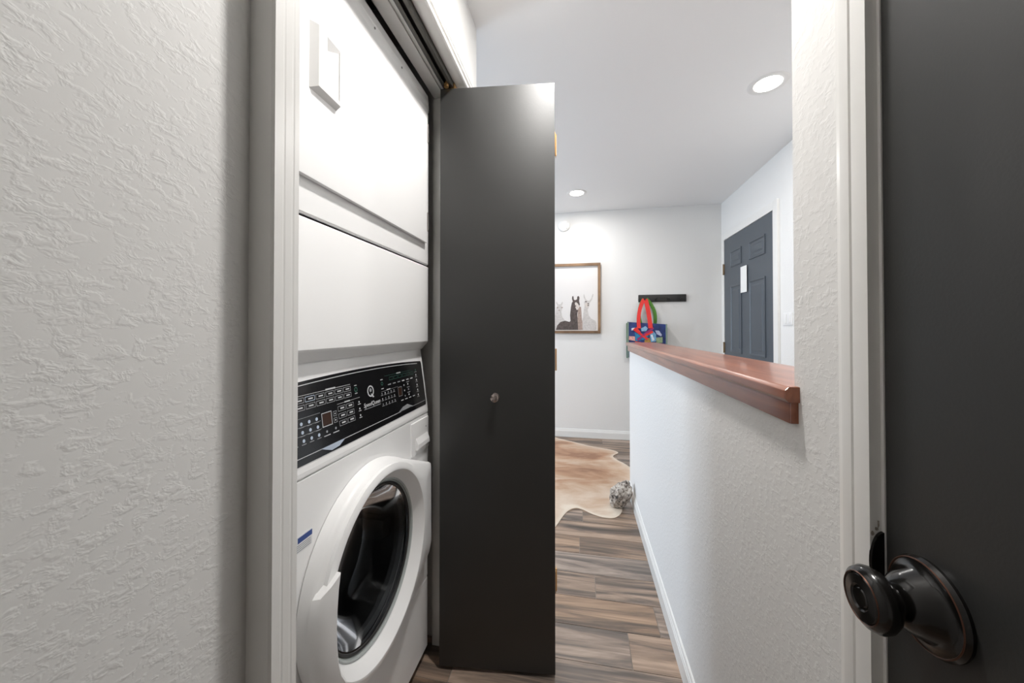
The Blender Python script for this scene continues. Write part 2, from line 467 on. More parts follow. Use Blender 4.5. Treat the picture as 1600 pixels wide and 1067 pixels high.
# jamb boards lining the opening
struct(box('trim_4', XL - .105, XL - .0005, OY0 - .012, OY0, 0, OZ, TRIM))
struct(box('trim_5', XL - .105, XL - .0005, OY1, OY1 + .012, 0, OZ, TRIM))
hj = struct(box('trim_6', XL - .105, XL - .0005, OY0 - .012, OY1 + .012, OZ, OZ + .012, TRIM))
struct(box('trim_7', XL - .100, XL - .060, OY0, OY1, OZ - .007, OZ, TRIM, bev=.0015))

# bifold track with brackets
tr = tag(empty('bifold_track', (-.447, .86, OZ)), 'dark metal sliding track under the closet head with brass pivot bracket', 'door track')
boxes('channel', [(-.4665, -.4640, OY0 + .005, OY1 - .003, OZ - .022, OZ), (-.4360, -.4335, OY0 + .005, OY1 - .003, OZ - .022, OZ), (-.4640, -.4360, OY0 + .005, OY1 - .003, OZ - .003, OZ),
                  (-.4640, -.4560, OY0 + .005, OY1 - .003, OZ - .022, OZ - .020), (-.4440, -.4360, OY0 + .005, OY1 - .003, OZ - .022, OZ - .020)], DARKST, tr)
box('track_lip', -.4680, -.4665, OY0 + .005, OY1 - .003, OZ - .024, OZ, STEEL, tr)
boxes('pivot_bracket', [(-.462, -.430, 1.195, 1.225, OZ - .026, OZ - .022), (-.436, -.430, 1.195, 1.225, OZ - .026, OZ - .004), (-.456, -.446, 1.20, 1.21, OZ - .040, OZ - .024)], BRASS, tr, bev=.001)
lathe('guide_roller', [(0, 0), (.008, 0), (.008, .012), (.004, .013), (.004, .02), (0, .02)], (-.450, 1.172, OZ - .032), (0, 0, 1), BRASS, tr, n=16)

# ------------------------------------------------------------------ bifold closet door, folded open into the hall
bf = tag(empty('bifold_door', (-.28, 1.2, 0)), 'charcoal bifold closet door folded open beside the stacked washer and dryer', 'door')
A = Vector((-.4735, 1.177)); B = Vector((-.0855, 1.2165))
dirv = (B - A).normalized(); nrm = Vector((-dirv.y, dirv.x))      # nrm points to +Y (behind)
TZ0, TZ1, TK = .012, 1.973, .0335
def panel(name, a, b, t0, t1):
    pts = [a + nrm * t0, b + nrm * t0, b + nrm * t1, a + nrm * t1]
    return prism(name, [(p.x, p.y) for p in pts], 'z', TZ0, TZ1, CHAR, bf, bev=.0016)
p1 = panel('panel', A, B, 0, TK)
p2 = panel('panel', A + dirv * .004, B - dirv * .001, TK + .004, 2 * TK + .004)
# knob on the visible leaf
kp = A.lerp(B, .49)
kb = lathe('knob', [(0, 0), (.0135, 0), (.0135, .0025), (.0075, .004), (.006, .011), (.0075, .0155), (.0125, .0185), (.0145, .0225), (.0135, .027), (.008, .0305), (0, .0315)], (kp.x, kp.y + .0005, .921), (-nrm.x, -nrm.y, 0), PEWTER, bf, n=32)
# hinges on the folded edge
for z in (1.78, 1.045, .30):
    hb = B + nrm * (TK + .002)
    boxes('hinge', [(B.x - .001, B.x + .0006, B.y + .018, B.y + .054, z - .036, z + .036)], BRASS, bf, bev=.0006)
    lathe('hinge_pin', [(0, -.037), (.0028, -.037), (.0028, .037), (0, .037)], (B.x + .0008, hb.y, z), (0, 0, 1), BRASS, bf, n=12)

# ------------------------------------------------------------------ stacked washer and dryer
WX = -.536; WYA, WYB = .539, 1.222; WB = -1.24
wd = tag(empty('stacked_washer_dryer', (-.88, .88, 0)), 'white stacked washer and dryer tower standing in the open closet', 'washer dryer')
# feet
for fx in (-.60, -1.17):
    for fy in (WYA + .06, WYB - .06):
        lathe('foot', [(0, 0), (.022, 0), (.022, .008), (.009, .010), (.009, .03), (0, .03)], (fx, fy, 0.0), (0, 0, 1), GREYP, wd, n=16)
# washer cabinet (sides, back, top, bottom) without its front
boxes('washer_cabinet', [(WB, WX - .012, WYA, WYA + .004, .025, 1.08), (WB, WX - .012, WYB - .004, WYB, .025, .855), (WB, WX - .03, WYB - .004, WYB, .855, 1.08), (WB, WB + .004, WYA, WYB, .025, 1.08), (WB, WX - .02, WYA, WYB, .025, .03)], ENAMEL, wd)
# washer front with round hole
CY_, CZ_ = .862, .555
HOLE = .188
def front_with_hole(bm, ya, yb, za, zb, x, r, n=72, th=.012):
    inn, out = [], []
    corner = [math.atan2(zz - CZ_, yy - CY_) for yy in (ya, yb) for zz in (za, zb)]
    angs = sorted([2 * PI * i / n - PI for i in range(n)] + corner)
    for a in angs:
        cu, cv = math.cos(a), math.sin(a)
        t = 1e9
        if cu > 1e-9: t = min(t, (yb - CY_) / cu)
        if cu < -1e-9: t = min(t, (ya - CY_) / cu)
        if cv > 1e-9: t = min(t, (zb - CZ_) / cv)
        if cv < -1e-9: t = min(t, (za - CZ_) / cv)
        inn.append((CY_ + r * cu, CZ_ + r * cv)); out.append((CY_ + t * cu, CZ_ + t * cv))
    N = len(angs)
    V = [[bm.verts.new((xx, *p)) for p in L] for xx in (x, x - th) for L in (inn, out)]
    for i in range(N):
        j = (i + 1) % N
        bm.faces.new([V[0][i], V[0][j], V[1][j], V[1][i]]); bm.faces.new([V[2][i], V[3][i], V[3][j], V[2][j]])
        bm.faces.new([V[1][i], V[1][j], V[3][j], V[3][i]]); bm.faces.new([V[0][i], V[2][i], V[2][j], V[0][j]])
bm = bmesh.new(); front_with_hole(bm, WYA, WYB, .282, .852, WX, HOLE)
fin(bm, 'washer_front', ENAMEL, wd)
prism('lower_panel', [(WX - .012, .030), (WX - .003, .030), (WX, .034), (WX, .272), (WX - .003, .277), (WX - .012, .277)], 'y', WYA, WYB, ENAMEL, wd)
# drum, seen through the glass
dr = lathe('drum', [(.182, 0), (.19, .02), (.235, .035), (.24, .05), (.24, .38), (.22, .40), (0, .405)], (WX - .013, CY_, CZ_), (-1, 0, 0), STEEL, wd, n=48)
for a in (20, 140, 260):
    ar = math.radians(a)
    bm = bmesh.new(); bm_box(bm, WX - .40, WX - .07, -.03, .03, .185, .238)
    bmesh.ops.rotate(bm, verts=bm.verts, cent=(0, 0, 0), matrix=Matrix.Rotation(ar, 3, 'X'))
    bmesh.ops.translate(bm, verts=bm.verts, vec=(0, CY_, CZ_))
    fin(bm, 'drum_baffle', GREYP, dr, bev=.012, smooth=True)
lathe('door_gasket', [(.188, 0), (.176, -.004), (.170, .006), (.178, .022), (.184, .022)], (WX - .002, CY_, CZ_), (-1, 0, 0), GREYP, wd, n=56)

# round door with squared hinge side
def r_out(a):
    cu, cv = math.cos(a), math.sin(a)
    r = .252
    poly = [(.03, .2505), (.125, .219), (.318, .140), (.321, -.128), (.303, -.155), (.16, -.215), (.03, -.25)]
    for (ax, ay), (bx, by) in zip(poly, poly[1:]):
        den = cu * (by - ay) - cv * (bx - ax)
        if abs(den) < 1e-9: continue
        t = (ax * (by - ay) - ay * (bx - ax)) / den
        s = (ax * cv - ay * cu) / (cu * (by - ay) - cv * (bx - ax))
        if t > 0 and -1e-6 <= s <= 1 + 1e-6: r = max(r, t)
    return r
bm = bmesh.new(); N = 120; rings = []
prof = lambda ro: [(ro, WX + .001), (ro - .001, WX + .022), (ro - .006, WX + .032), (ro - .014, WX + .0365), (max(.236, ro - (ro - .236) * .8), WX + .046), (.2265, WX + .051), (.2215, WX + .0505), (.2180, WX + .047), (.200, WX + .024), (.1955, WX + .019), (.1955, WX + .006)]
for i in range(N):
    a = 2 * PI * i / N
    rings.append([bm.verts.new((x, CY_ + r * math.cos(a), CZ_ + r * math.sin(a))) for r, x in prof(r_out(a))])
for i in range(N):
    A_, B_ = rings[i], rings[(i + 1) % N]
    for q in range(len(A_) - 1): bm.faces.new([A_[q], B_[q], B_[q + 1], A_[q + 1]])
dring = fin(bm, 'washer_door', ENAMEL, wd, smooth=True)
lathe('chrome_ring', [(.1975, -.0215), (.1945, -.0235), (.1915, -.0205), (.1915, -.017), (.1885, -.016), (.187, -.012)], (WX, CY_, CZ_), (-1, 0, 0), mat('pale_glass_edge', (.40, .43, .42), .2), dring, n=72)
lathe('seal_ring', [(.1875, -.017), (.1845, -.0185), (.1815, -.0165), (.181, -.010)], (WX, CY_, CZ_), (-1, 0, 0), BLACKM, dring, n=72)
lathe('door_glass', [(.183, -.014), (.178, -.012), (.168, .004), (.150, .045), (.128, .075), (.100, .088), (0, .094)], (WX, CY_, CZ_), (-1, 0, 0), GLASSD, dring, n=72)
# pull handle on the left of the door
bm = bmesh.new()
inner = [(-.203, .104), (-.2085, .075), (-.2125, .035), (-.214, 0), (-.2125, -.035), (-.208, -.07), (-.199, -.10), (-.184, -.128)]
outer = [(-.243, .074), (-.250, .055), (-.2525, .03), (-.2525, 0), (-.2525, -.04), (-.248, -.08), (-.238, -.118), (-.222, -.15)]
secs = []
for i, ((iy, iz), (oy, oz)) in enumerate(zip(inner, outer)):
    f = 1.0 if i == 0 else 1.0
    secs.append([bm.verts.new(v) for v in ((WX + .030, CY_ + iy + .004, CZ_ + iz), (WX + .060, CY_ + iy + .003, CZ_ + iz), (WX + .064, CY_ + iy - .003, CZ_ + iz),
                 (WX + .056, CY_ + (iy + oy) / 2, CZ_ + (iz + oz) / 2), (WX + .043, CY_ + oy + .006, CZ_ + oz), (WX + .030, CY_ + oy, CZ_ + oz))])
for a_, b_ in zip(secs, secs[1:]):
    for q in range(6): bm.faces.new([a_[q], a_[(q + 1) % 6], b_[(q + 1) % 6], b_[q]])
bm.faces.new(secs[0]); bm.faces.new(secs[-1][::-1])
fin(bm, 'door_handle', ENAMEL, dring, smooth=True)

# detergent drawer pull at the top right of the washer front
dp = box('dispenser_drawer', WX - .002, WX + .004, 1.090, 1.2195, .735, .843, ENAMEL, wd, bev=.003)
bm = bmesh.new()
bm_prism(bm, [(WX + .004, .800), (WX + .0045, .790), (WX + .013, .770), (WX + .014, .757), (WX + .010, .752), (WX + .004, .752)], 'y', 1.116, 1.207)
fin(bm, 'grip', ENAMEL, dp, bev=.0012, smooth=True)
lathe('screw', [(0, .0045), (.0022, .0045), (.0022, .003)], (WX, 1.196, .812), (1, 0, 0), BLACKM, dp, n=10)

# rating sticker
stk = box('rating_sticker', WX - .0005, WX + .0005, .600, .654, .716, .747, mat('sticker_white', (.72, .73, .74), .5), wd)
box('sticker_band', WX, WX + .0008, .616, .654, .7345, .745, BLUEPR, stk)
for q in range(4):
    box('sticker_line', WX, WX + .0007, .604, .650, .7185 + q * .0037, .7198 + q * .0037, DIMPR, stk)

# console: sloped control section
prism('console', [(WX - .030, 1.081), (WX - .012, .8545), (WX - .002, .8545), (WX, .858), (WX, .866), (WX - .0285, 1.075), (WX - .0305, 1.081)][::-1], 'y', WYA, WYB, ENAMEL, wd, bev=.0015)
# control panel on the slope, (Y, z) -> 3-D
CA = Vector((WX - .0285, 0, 1.075)); CB = Vector((WX, 0, .866))
slope = (CB.x - CA.x) / (CB.z - CA.z)
cn = Vector((CA.z - CB.z, 0, CB.x - CA.x)).normalized()
def con(y, z, h=0.0):
    return Vector((CA.x + (z - CA.z) * slope, y, z)) + cn * h
def con_poly(name, pts, h0, h1, m, parent):
    bm = bmesh.new()
    A_ = [bm.verts.new(con(y, z, h0)) for y, z in pts]; B_ = [bm.verts.new(con(y, z, h1)) for y, z in pts]
    n = len(pts)
    bm.faces.new(B_)
    bm.faces.new(A_[::-1])
    for i in range(n): bm.faces.new([A_[i], A_[(i + 1) % n], B_[(i + 1) % n], B_[i]])
    return fin(bm, name, m, parent)
def top_curve(y):
    t = (y - .88) / .33
    return 1.0465 - .0105 * t * t
ys = [.552 + i * (1.204 - .552) / 24 for i in range(25)]
outline = [(y, top_curve(y)) for y in ys] + [(1.2095, 1.028), (1.2115, .892), (1.207, .885), (.8, .880), (.552, .880), (.549, .886), (.549, 1.03)]
cp_ = con_poly('control_panel', outline, -.001, .0012, BLACKG, wd)
H0, H1 = .0010, .0017
def strip(name, pts, wdt, m, parent=cp_):
    bm = bmesh.new(); prev = None
    for y, z in pts:
        r = [bm.verts.new(con(y, z - wdt / 2, H1)), bm.verts.new(con(y, z + wdt / 2, H1))]
        if prev: bm.faces.new([prev[0], r[0], r[1], prev[1]])
        prev = r
    return fin(bm, name, m, parent)
def rect(name, ya, yb, za, zb, m, fill=True, wdt=.0011, parent=cp_):
    if fill: return con_poly(name, [(ya, za), (yb, za), (yb, zb), (ya, zb)], H0, H1, m, parent)
    bm = bmesh.new()
    o = [(ya, za), (yb, za), (yb, zb), (ya, zb)]; i_ = [(ya + wdt, za + wdt), (yb - wdt, za + wdt), (yb - wdt, zb - wdt), (ya + wdt, zb - wdt)]
    O = [bm.verts.new(con(*p, H1)) for p in o]; I = [bm.verts.new(con(*p, H1)) for p in i_]
    for q in range(4): bm.faces.new([O[q], O[(q + 1) % 4], I[(q + 1) % 4], I[q]])
    return fin(bm, name, m, parent)
def disc(name, y, z, r, m, parent=cp_, r_in=0):
    n = 18
    bm = bmesh.new()
    O = [bm.verts.new(con(y + r * math.cos(2 * PI * q / n), z + r * math.sin(2 * PI * q / n), H1)) for q in range(n)]
    if r_in:
        I = [bm.verts.new(con(y + r_in * math.cos(2 * PI * q / n), z + r_in * math.sin(2 * PI * q / n), H1)) for q in range(n)]
        for q in range(n): bm.faces.new([O[q], O[(q + 1) % n], I[(q + 1) % n], I[q]])
    else: bm.faces.new(O)
    return fin(bm, name, m, parent)
strip('border_line', [(y, top_curve(y) - .0075) for y in ys[:-1]], .0018, SILVER)
strip('border_line', [(.552, .8945), (.69, .8945)], .0016, SILVER)
strip('border_line', [(.755, .8950), (1.0, .8970)], .0016, SILVER)
strip('border_line', [(1.0, .8970), (1.03, .8975)], .0014, SILVER)
strip('border_line', [(1.10, .8985), (1.203, .8995)], .0016, DIMPR)
con_poly('chevron', [(.682, .8950), (.764, .8957), (.741, .8850), (.715, .8830)], H0, H1, PALEBL, cp_)
con_poly('chevron', [(1.015, .8975), (1.045, .9085), (1.075, .9120), (1.110, .8995), (1.07, .8985)], H0, H1, DIMPR, cp_)
# upper-left key block: two rows of framed keys
strip('rule_line', [(.556, 1.013), (.803, 1.0135)], .0010, SILVER)
rect('rule_title', .716, .748, 1.0122, 1.0158, SILVER)
for rr, (za, zb) in enumerate(((.9985, 1.0095), (.9840, .9950))):
    for q in range(8):
        ya = .562 + q * .0305
        mm = PALEBL if (rr == 0 and q == 3) else DIMPR
        rect('key_frame', ya, ya + .0275, za, zb, mm, fill=False, wdt=.0012)
        rect('key_legend', ya + .009, ya + .022, (za + zb) / 2 - .0014, (za + zb) / 2 + .0014, SILVER)
# power mark
disc('power_mark', .823, .9975, .0062, GREENP, r_in=.0040)
rect('key_legend', .818, .828, 1.0068, 1.0085, SILVER); rect('key_legend', .818, .828, .9875, .9892, SILVER)
# round lamp keys, lower left
for rr in range(3):
    z = .9585 - rr * .0168
    strip('rule_line', [(.556, z + .0105), (.691, z + .0108)], .0008, DIMPR)
    for q in range(6):
        y = .572 + q * .0215 + rr * .001
        disc('lamp_key', y, z, .0036, PALEBL)
        rect('key_legend', y - .006, y + .006, z - .0075, z - .0060, DIMPR)
# display window
rect('display', .697, .724, .939, .964, AMBER)
rect('display_frame', .6945, .7265, .9365, .9665, SILVER, fill=False, wdt=.0016)
for z in (.9575, .943):
    rect('key_frame', .7315, .7435, z - .0055, z + .0055, DIMPR, fill=False); disc('lamp_key', .7375, z, .0017, SILVER)
for y in (.706, .735):
    disc('lamp_key', y, .9255, .0028, DIMPR); rect('key_legend', y - .010, y + .010, .9165, .9182, SILVER)
# middle key block 3 x 2
strip('rule_line', [(.748, .9755), (.835, .9765)], .0008, SILVER)
rect('rule_title', .775, .795, .9745, .9775, SILVER)
for rr in range(3):
    for q in range(2):
        ya = .749 + q * .031; z = .9645 - rr * .0165
        rect('key_frame', ya, ya + .0275, z - .0058, z + .0058, DIMPR, fill=False, wdt=.0011)
        rect('key_legend', ya + .009, ya + .022, z - .0017, z + .0017, SILVER)
for rr in range(3):
    z = .9655 - rr * .0165
    disc('lamp_key', .830, z, .0024, SILVER); rect('key_legend', .825, .836, z - .0062, z - .0047, SILVER)
# dryer key block at the right
strip('rule_line', [(.960, 1.0135), (1.125, 1.0135)], .0008, GREENP)
rect('rule_title', 1.03, 1.055, 1.012, 1.0155, SILVER)
for q in range(6):
    rect('key_frame', .985 + q * .0265, 1.008 + q * .0265, .9985, 1.008, GREENP, fill=False, wdt=.0010)
for q in range(6):
    rect('key_legend', .975 + q * .028, .991 + q * .028, .9855, .9885, SILVER if q > 2 else DIMPR)
disc('power_mark', .944, .9945, .0052, GREENP, r_in=.0032)
rect('key_legend', .938, .950, 1.0045, 1.0067, SILVER); rect('key_legend', .938, .950, .9795, .9815, SILVER)
strip('rule_line', [(.935, .9725), (1.03, .9735)], .0008, DIMPR)
rect('rule_title', .965, .985, .9725, .9755, SILVER)
for rr, z in enumerate((.963, .9485, .934)):
    for q in range(5):
        y = .938 + q * .0165
        rect('key_legend', y - .0055, y + .0055, z - .0012, z + .0004, DIMPR)
        disc('lamp_key', y, z + .0042, .0021, SILVER if (q + rr) % 2 else DIMPR)
rect('display', 1.030, 1.050, .945, .969, AMBER); rect('display_frame', 1.028, 1.052, .943, .971, DIMPR, fill=False, wdt=.0012)
for q in range(3):
    z = .972 - q * .0165
    disc('lamp_key', 1.068, z, .0026, SILVER if q < 2 else DIMPR); disc('lamp_key', 1.094, z, .0030, SILVER if q != 1 else DIMPR)
    rect('key_legend', 1.086, 1.104, z + .0062, z + .0080, DIMPR)
for q in range(4):
    rect('key_legend', 1.040 + q * .026, 1.055 + q * .026, .928, .9302, SILVER)
for q in range(6):
    z = 1.010 - q * .0165
    disc('lamp_key', 1.158, z, .0032, GREENP if q == 0 else SILVER); rect('key_legend', 1.150, 1.166, z - .0072, z - .0055, DIMPR)
# logo: ring with a tail, and the maker's name
disc('logo_ring', .885, .9835, .0150, SILVER, r_in=.0112)
disc('logo_core', .885, .9860, .0052, DIMPR)
con_poly('logo_tail', [(.8845, .9765), (.8885, .9765), (.8985, .9665), (.8925, .9655)], H0, H1 + .0002, SILVER, cp_)
def text_on_console(name, body, y, z, size, m, shear=.25, sx=1.0):
    cu = bpy.data.curves.new(name, 'FONT'); cu.body = body; cu.size = size; cu.align_x = 'CENTER'; cu.shear = shear; cu.offset = size * .018
    cu.resolution_u = 3
    to = bpy.data.objects.new(name, cu); COL.objects.link(to)
    dg = bpy.context.evaluated_depsgraph_get(); dg.update()
    me = bpy.data.meshes.new_from_object(to.evaluated_get(dg))
    bpy.data.objects.remove(to)
    # text x -> +Y, text y -> up the slope
    for v in me.vertices:
        v.co = con(y + v.co.x * sx, z + v.co.y, H1 + .0001)
    me.materials.clear()
    o = link(name, me, m)
    o.parent = cp_
    o.matrix_parent_inverse = Matrix.Translation(-parent_loc(cp_))
    return o
text_on_console('maker_name', 'SpeedQueen', .886, .9465, .0150, SILVER)
strip('logo_rule', [(.848, .9415), (.926, .9420)], .0016, DIMPR)

# dryer
DZ0, DZ1 = 1.0815, 1.989
boxes('dryer_cabinet', [(WB, WX - .008, WYA, WYA + .004, DZ0 + .02, DZ1), (WB, WX - .008, WYB - .004, WYB, DZ0 + .02, DZ1), (WB, WB + .004, WYA, WYB, DZ0, DZ1), (WB, WX - .008, WYA, WYB, DZ1 - .004, DZ1), (WB, WX - .03, WYA, WYB, DZ0, DZ0 + .02)], ENAMEL, wd)
prism('dryer_lower_front', [(WX - .010, 1.3705), (WX - .003, 1.3705), (WX, 1.3675), (WX, 1.1065), (WX - .003, 1.1015), (WX - .024, 1.0785), (WX - .034, 1.0785), (WX - .034, 1.10)], 'y', WYA, WYB, ENAMEL, wd, bev=.001)
prism('dryer_upper_front', [(WX - .010, 1.3765), (WX - .003, 1.3765), (WX, 1.3795), (WX, 1.915), (WX - .001, 1.918), (WX - .010, 1.918)], 'y', WYA, WYB, ENAMEL, wd, bev=.001)
prism('dryer_top_trim', [(WX - .010, 1.921), (WX - .002, 1.921), (WX + .001, 1.925), (WX + .001, 1.9485), (WX - .0010, 1.951), (WX - .0010, 1.953), (WX + .0005, 1.956), (WX - .003, 1.985), (WX - .010, 1.9885)], 'y', WYA, WYB + .0005, ENAMEL, wd, bev=.0006)
for y in (.872, 1.02):
    lathe('trim_screw', [(0, .0028), (.003, .0028), (.003, 0)], (WX, y, 1.944), (1, 0, 0), GREYP, wd, n=10)
ddr = box('dryer_door', WX + .001, WX + .013, .575, 1.186, 1.447, 1.912, ENAMEL, wd, bev=.004)
for z in (1.828, 1.520):
    lathe('hinge_pin', [(0, -.032), (.0035, -.032), (.0035, .032), (0, .032)], (WX + .0125, 1.1845, z), (0, 0, 1), mat('hinge_grey', (.20, .19, .18), .5), ddr, n=12)
    box('hinge', WX, WX + .0145, 1.1860, 1.1935, z - .026, z + .026, STEEL, ddr, bev=.001)
# recessed pull on the dryer door
bm = bmesh.new()
HX = WX + .013
ya, yb, za, zb = .6215, .7045, 1.6215, 1.7575
o_ = [(HX - .002, ya, za), (HX - .002, yb, za), (HX - .002, yb, zb), (HX - .002, ya, zb)]
f_ = [(HX + .0125, ya + .014, za + .010), (HX + .0125, yb - .002, za + .008), (HX + .0125, yb - .002, zb - .003), (HX + .0125, ya + .014, zb - .003)]
g_ = [(HX + .0125, ya + .038, za + .024), (HX + .0125, yb - .005, za + .016), (HX + .0125, yb - .005, zb - .010), (HX + .0125, ya + .038, zb - .008)]
d_ = [(HX + .0005, ya + .039, za + .028), (HX + .0100, yb - .006, za + .020), (HX + .0100, yb - .006, zb - .016), (HX + .0005, ya + .039, zb - .034)]
LV = [[bm.verts.new(v) for v in L] for L in (o_, f_, g_, d_)]
for A_, B_ in zip(LV, LV[1:]):
    for q in range(4): bm.faces.new([A_[q], A_[(q + 1) % 4], B_[(q + 1) % 4], B_[q]])
bm.faces.new(LV[3])
fin(bm, 'pull_handle', PLASTIC, ddr)

# ------------------------------------------------------------------ near door on the right (closed, latch side in view)
XD = .3305
d1 = struct(box('door_1', XD, XD + .035, DY0, DY1 - .0005, .012, DZ - .003, CHAR, bev=.0015))
KY, KZ = .4235, .881
ro = lathe('rosette', [(0, .001), (.0425, .001), (.0428, .004), (.040, .0075), (.034, .0085), (.030, .012), (.026, .022), (.0195, .028), (.016, .030), (0, .031)], (XD + .001, KY, KZ), (-1, 0, 0), BRONZE, d1, n=56)
lathe('rosette_edge', [(.0400, .0072), (.0408, .0076), (.0398, .0084), (.0392, .0078)], (XD + .001, KY, KZ), (-1, 0, 0), COPPER, ro, n=56)
kn = lathe('knob', [(0, .026), (.0135, .026), (.0130, .034), (.0170, .036), (.0245, .040), (.0285, .046), (.0292, .051), (.0270, .0565), (.0225, .0595), (.0215, .0585), (.0205, .0595), (.0120, .0605), (.0105, .0590), (.0090, .0590), (.0080, .0600), (0, .0595)], (XD + .001, KY, KZ), (-1, 0, 0), BRONZE, d1, n=56)
lathe('knob_edge', [(.0222, .0592), (.0228, .0600), (.0234, .0590)], (XD + .001, KY, KZ), (-1, 0, 0), COPPER, kn, n=56)
# casing + jamb of that door
XC = .318
YI, YO = .4795, .5415
P = [(XR + .001, YI), (XC, YI), (XC, YI + .0235), (XC + .0025, YI + .025), (XC + .0025, YI + .0268), (XC + .0005, YI + .0285), (XC + .0008, YI + .0445), (XC + .0042, YI + .0460), (XC + .0042, YI + .0485), (XC + .0065, YI + .0500), (XC + .0075, YO - .001), (XR + .001, YO)]
struct(prism('trim_8', P, 'z', 0, DZ + .066, TRIM, bev=.0006))
struct(prism('trim_9', [(x, DZ + .004 + (y - YI)) for x, y in P], 'y', DY0 - .06, YI, TRIM))
struct(prism('trim_10', [(x, DY0 - .004 - (y - YI)) for x, y in P], 'z', 0, DZ + .004, TRIM))
struct(boxes('trim_11', [(XD - .001, XR + .16, DY1, DY1 + .018, 0, DZ + .018), (XD - .001, XR + .16, DY0 - .018, DY0, 0, DZ + .018), (XD - .001, XR + .16, DY0, DY1, DZ, DZ + .018)], TRIM))
# worn jamb cut-out by the knob; a black solid stands for its shade
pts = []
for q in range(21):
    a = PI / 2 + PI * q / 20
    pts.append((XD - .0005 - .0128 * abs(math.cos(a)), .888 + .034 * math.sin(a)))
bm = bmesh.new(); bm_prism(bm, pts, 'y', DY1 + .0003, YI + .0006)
sp = fin(bm, 'cutout_shade_fill', BRONZE)
tag(sp, 'black rounded infill for the shade in the white jamb cut-out beside the bronze knob', 'cut-out shade infill')
for (yy, zz, ry, rz) in ((.3245, .9245, .0024, .0022), (.3262, .9300, .0012, .0050), (.3205, .9185, .0016, .0030)):
    n_ = 9; bm = bmesh.new()
    bm_prism(bm, [(yy + ry * random.uniform(.6, 1.2) * math.cos(2 * PI * q / n_), zz + rz * random.uniform(.6, 1.2) * math.sin(2 * PI * q / n_)) for q in range(n_)], 'y', YI - .0005, YI + .002)
    fin(bm, 'paint_chip', mat('bare_wood_chip', (.34, .30, .25), .8, var=.3, vscale=300), sp)

# ------------------------------------------------------------------ entry door (six panels) on the far right wall
EY0, EY1, EZ = 2.948, 3.862, 2.010
XI = XE - .012
d2 = struct(box('door_2', XE - .014, XE + .02, EY0, EY1, .008, EZ, BLUEG))
cols = [(3.058, 3.325), (3.475, 3.708)]
rows = [(1.725, 1.872), (.935, 1.552), (.22, .76)]
for (ya, yb) in cols:
    for (za, zb) in rows:
        bm = bmesh.new()
        X0 = XE - .0142
        lv = []
        for ins, dx in ((0, 0), (0, -.006), (.010, -.007), (.020, .002), (.034, .002), (.052, -.005)):
            lv.append([bm.verts.new((X0 + dx, y, z)) for y, z in ((ya + ins, za + ins), (yb - ins, za + ins), (yb - ins, zb - ins), (ya + ins, zb - ins))])
        for A_, B_ in zip(lv, lv[1:]):
            for q in range(4): bm.faces.new([A_[q], A_[(q + 1) % 4], B_[(q + 1) % 4], B_[q]])
        bm.faces.new(lv[-1])
        fin(bm, 'door_panel', BLUEG, d2)
for z in (1.73, .975, .25):
    box('hinge', XE - .021, XE - .012, EY1 - .012, EY1 + .022, z - .05, z + .05, mat('aged_brass', (.22, .16, .10), .4, metal=.7), d2, bev=.001)
    lathe('hinge_pin', [(0, -.052), (.006, -.052), (.006, .052), (0, .052)], (XE - .022, EY1 + .003, z), (0, 0, 1), mat('aged_brass', (.22, .16, .10), .4), d2, n=12)
lathe('knob', [(0, 0), (.032, 0), (.030, .01), (.012, .014), (.012, .035), (.027, .045), (.026, .058), (0, .064)], (XE - .0145, EY0 + .065, .87), (-1, 0, 0), BRONZE, d2, n=24)
cz = TRIM
struct(box('trim_12', XE - .018, XE, EY0 - .066, EY0 - .004, 0, EZ + .068, cz, bev=.002))
struct(box('trim_13', XE - .018, XE, EY1 + .004, EY1 + .066, 0, EZ + .068, cz, bev=.002))
struct(box('trim_14', XE - .018, XE, EY0 - .004, EY1 + .004, EZ + .004, EZ + .068, cz, bev=.002))
# paper hanger on the door
ph = tag(box('door_hanger', XE - .0235, XE - .0220, 3.356, 3.474, 1.465, 1.688, mat('paper', (.82, .82, .80), .7)), 'white paper slip hanging on the slate grey panelled entry door', 'paper slip')
sw = tag(box('light_switch', XE - .006, XE + .001, 2.728, 2.842, 1.178, 1.262, PLASTIC, bev=.002), 'white light switch plate beside the slate grey entry door', 'light switch')
for y in (2.76, 2.806):
    box('rocker', XE - .009, XE - .005, y - .011, y + .013, 1.19, 1.25, PLASTIC, sw, bev=.0015)

# ------------------------------------------------------------------ far-wall things
# round detector
sd = tag(empty('smoke_detector', (-.178, YF, 2.268)), 'round white smoke detector high on the wall above the framed picture', 'smoke detector')
lathe('housing', [(0, .034), (.03, .034), (.050, .030), (.060, .022), (.064, .006), (.064, -.001), (0, -.001)], (-.178, YF, 2.268), (0, -1, 0), PLASTIC, sd, n=40)
for q in range(4):
    a = PI / 4 + q * PI / 2
    bm = bmesh.new(); bm_box(bm, .014, .050, -.040, -.028, -.004, .004)
    bmesh.ops.rotate(bm, verts=bm.verts, cent=(0, 0, 0), matrix=Matrix.Rotation(a, 3, 'Y'))
    bmesh.ops.translate(bm, verts=bm.verts, vec=(-.178, YF, 2.268))
    fin(bm, 'vent_rib', PLASTIC, sd)

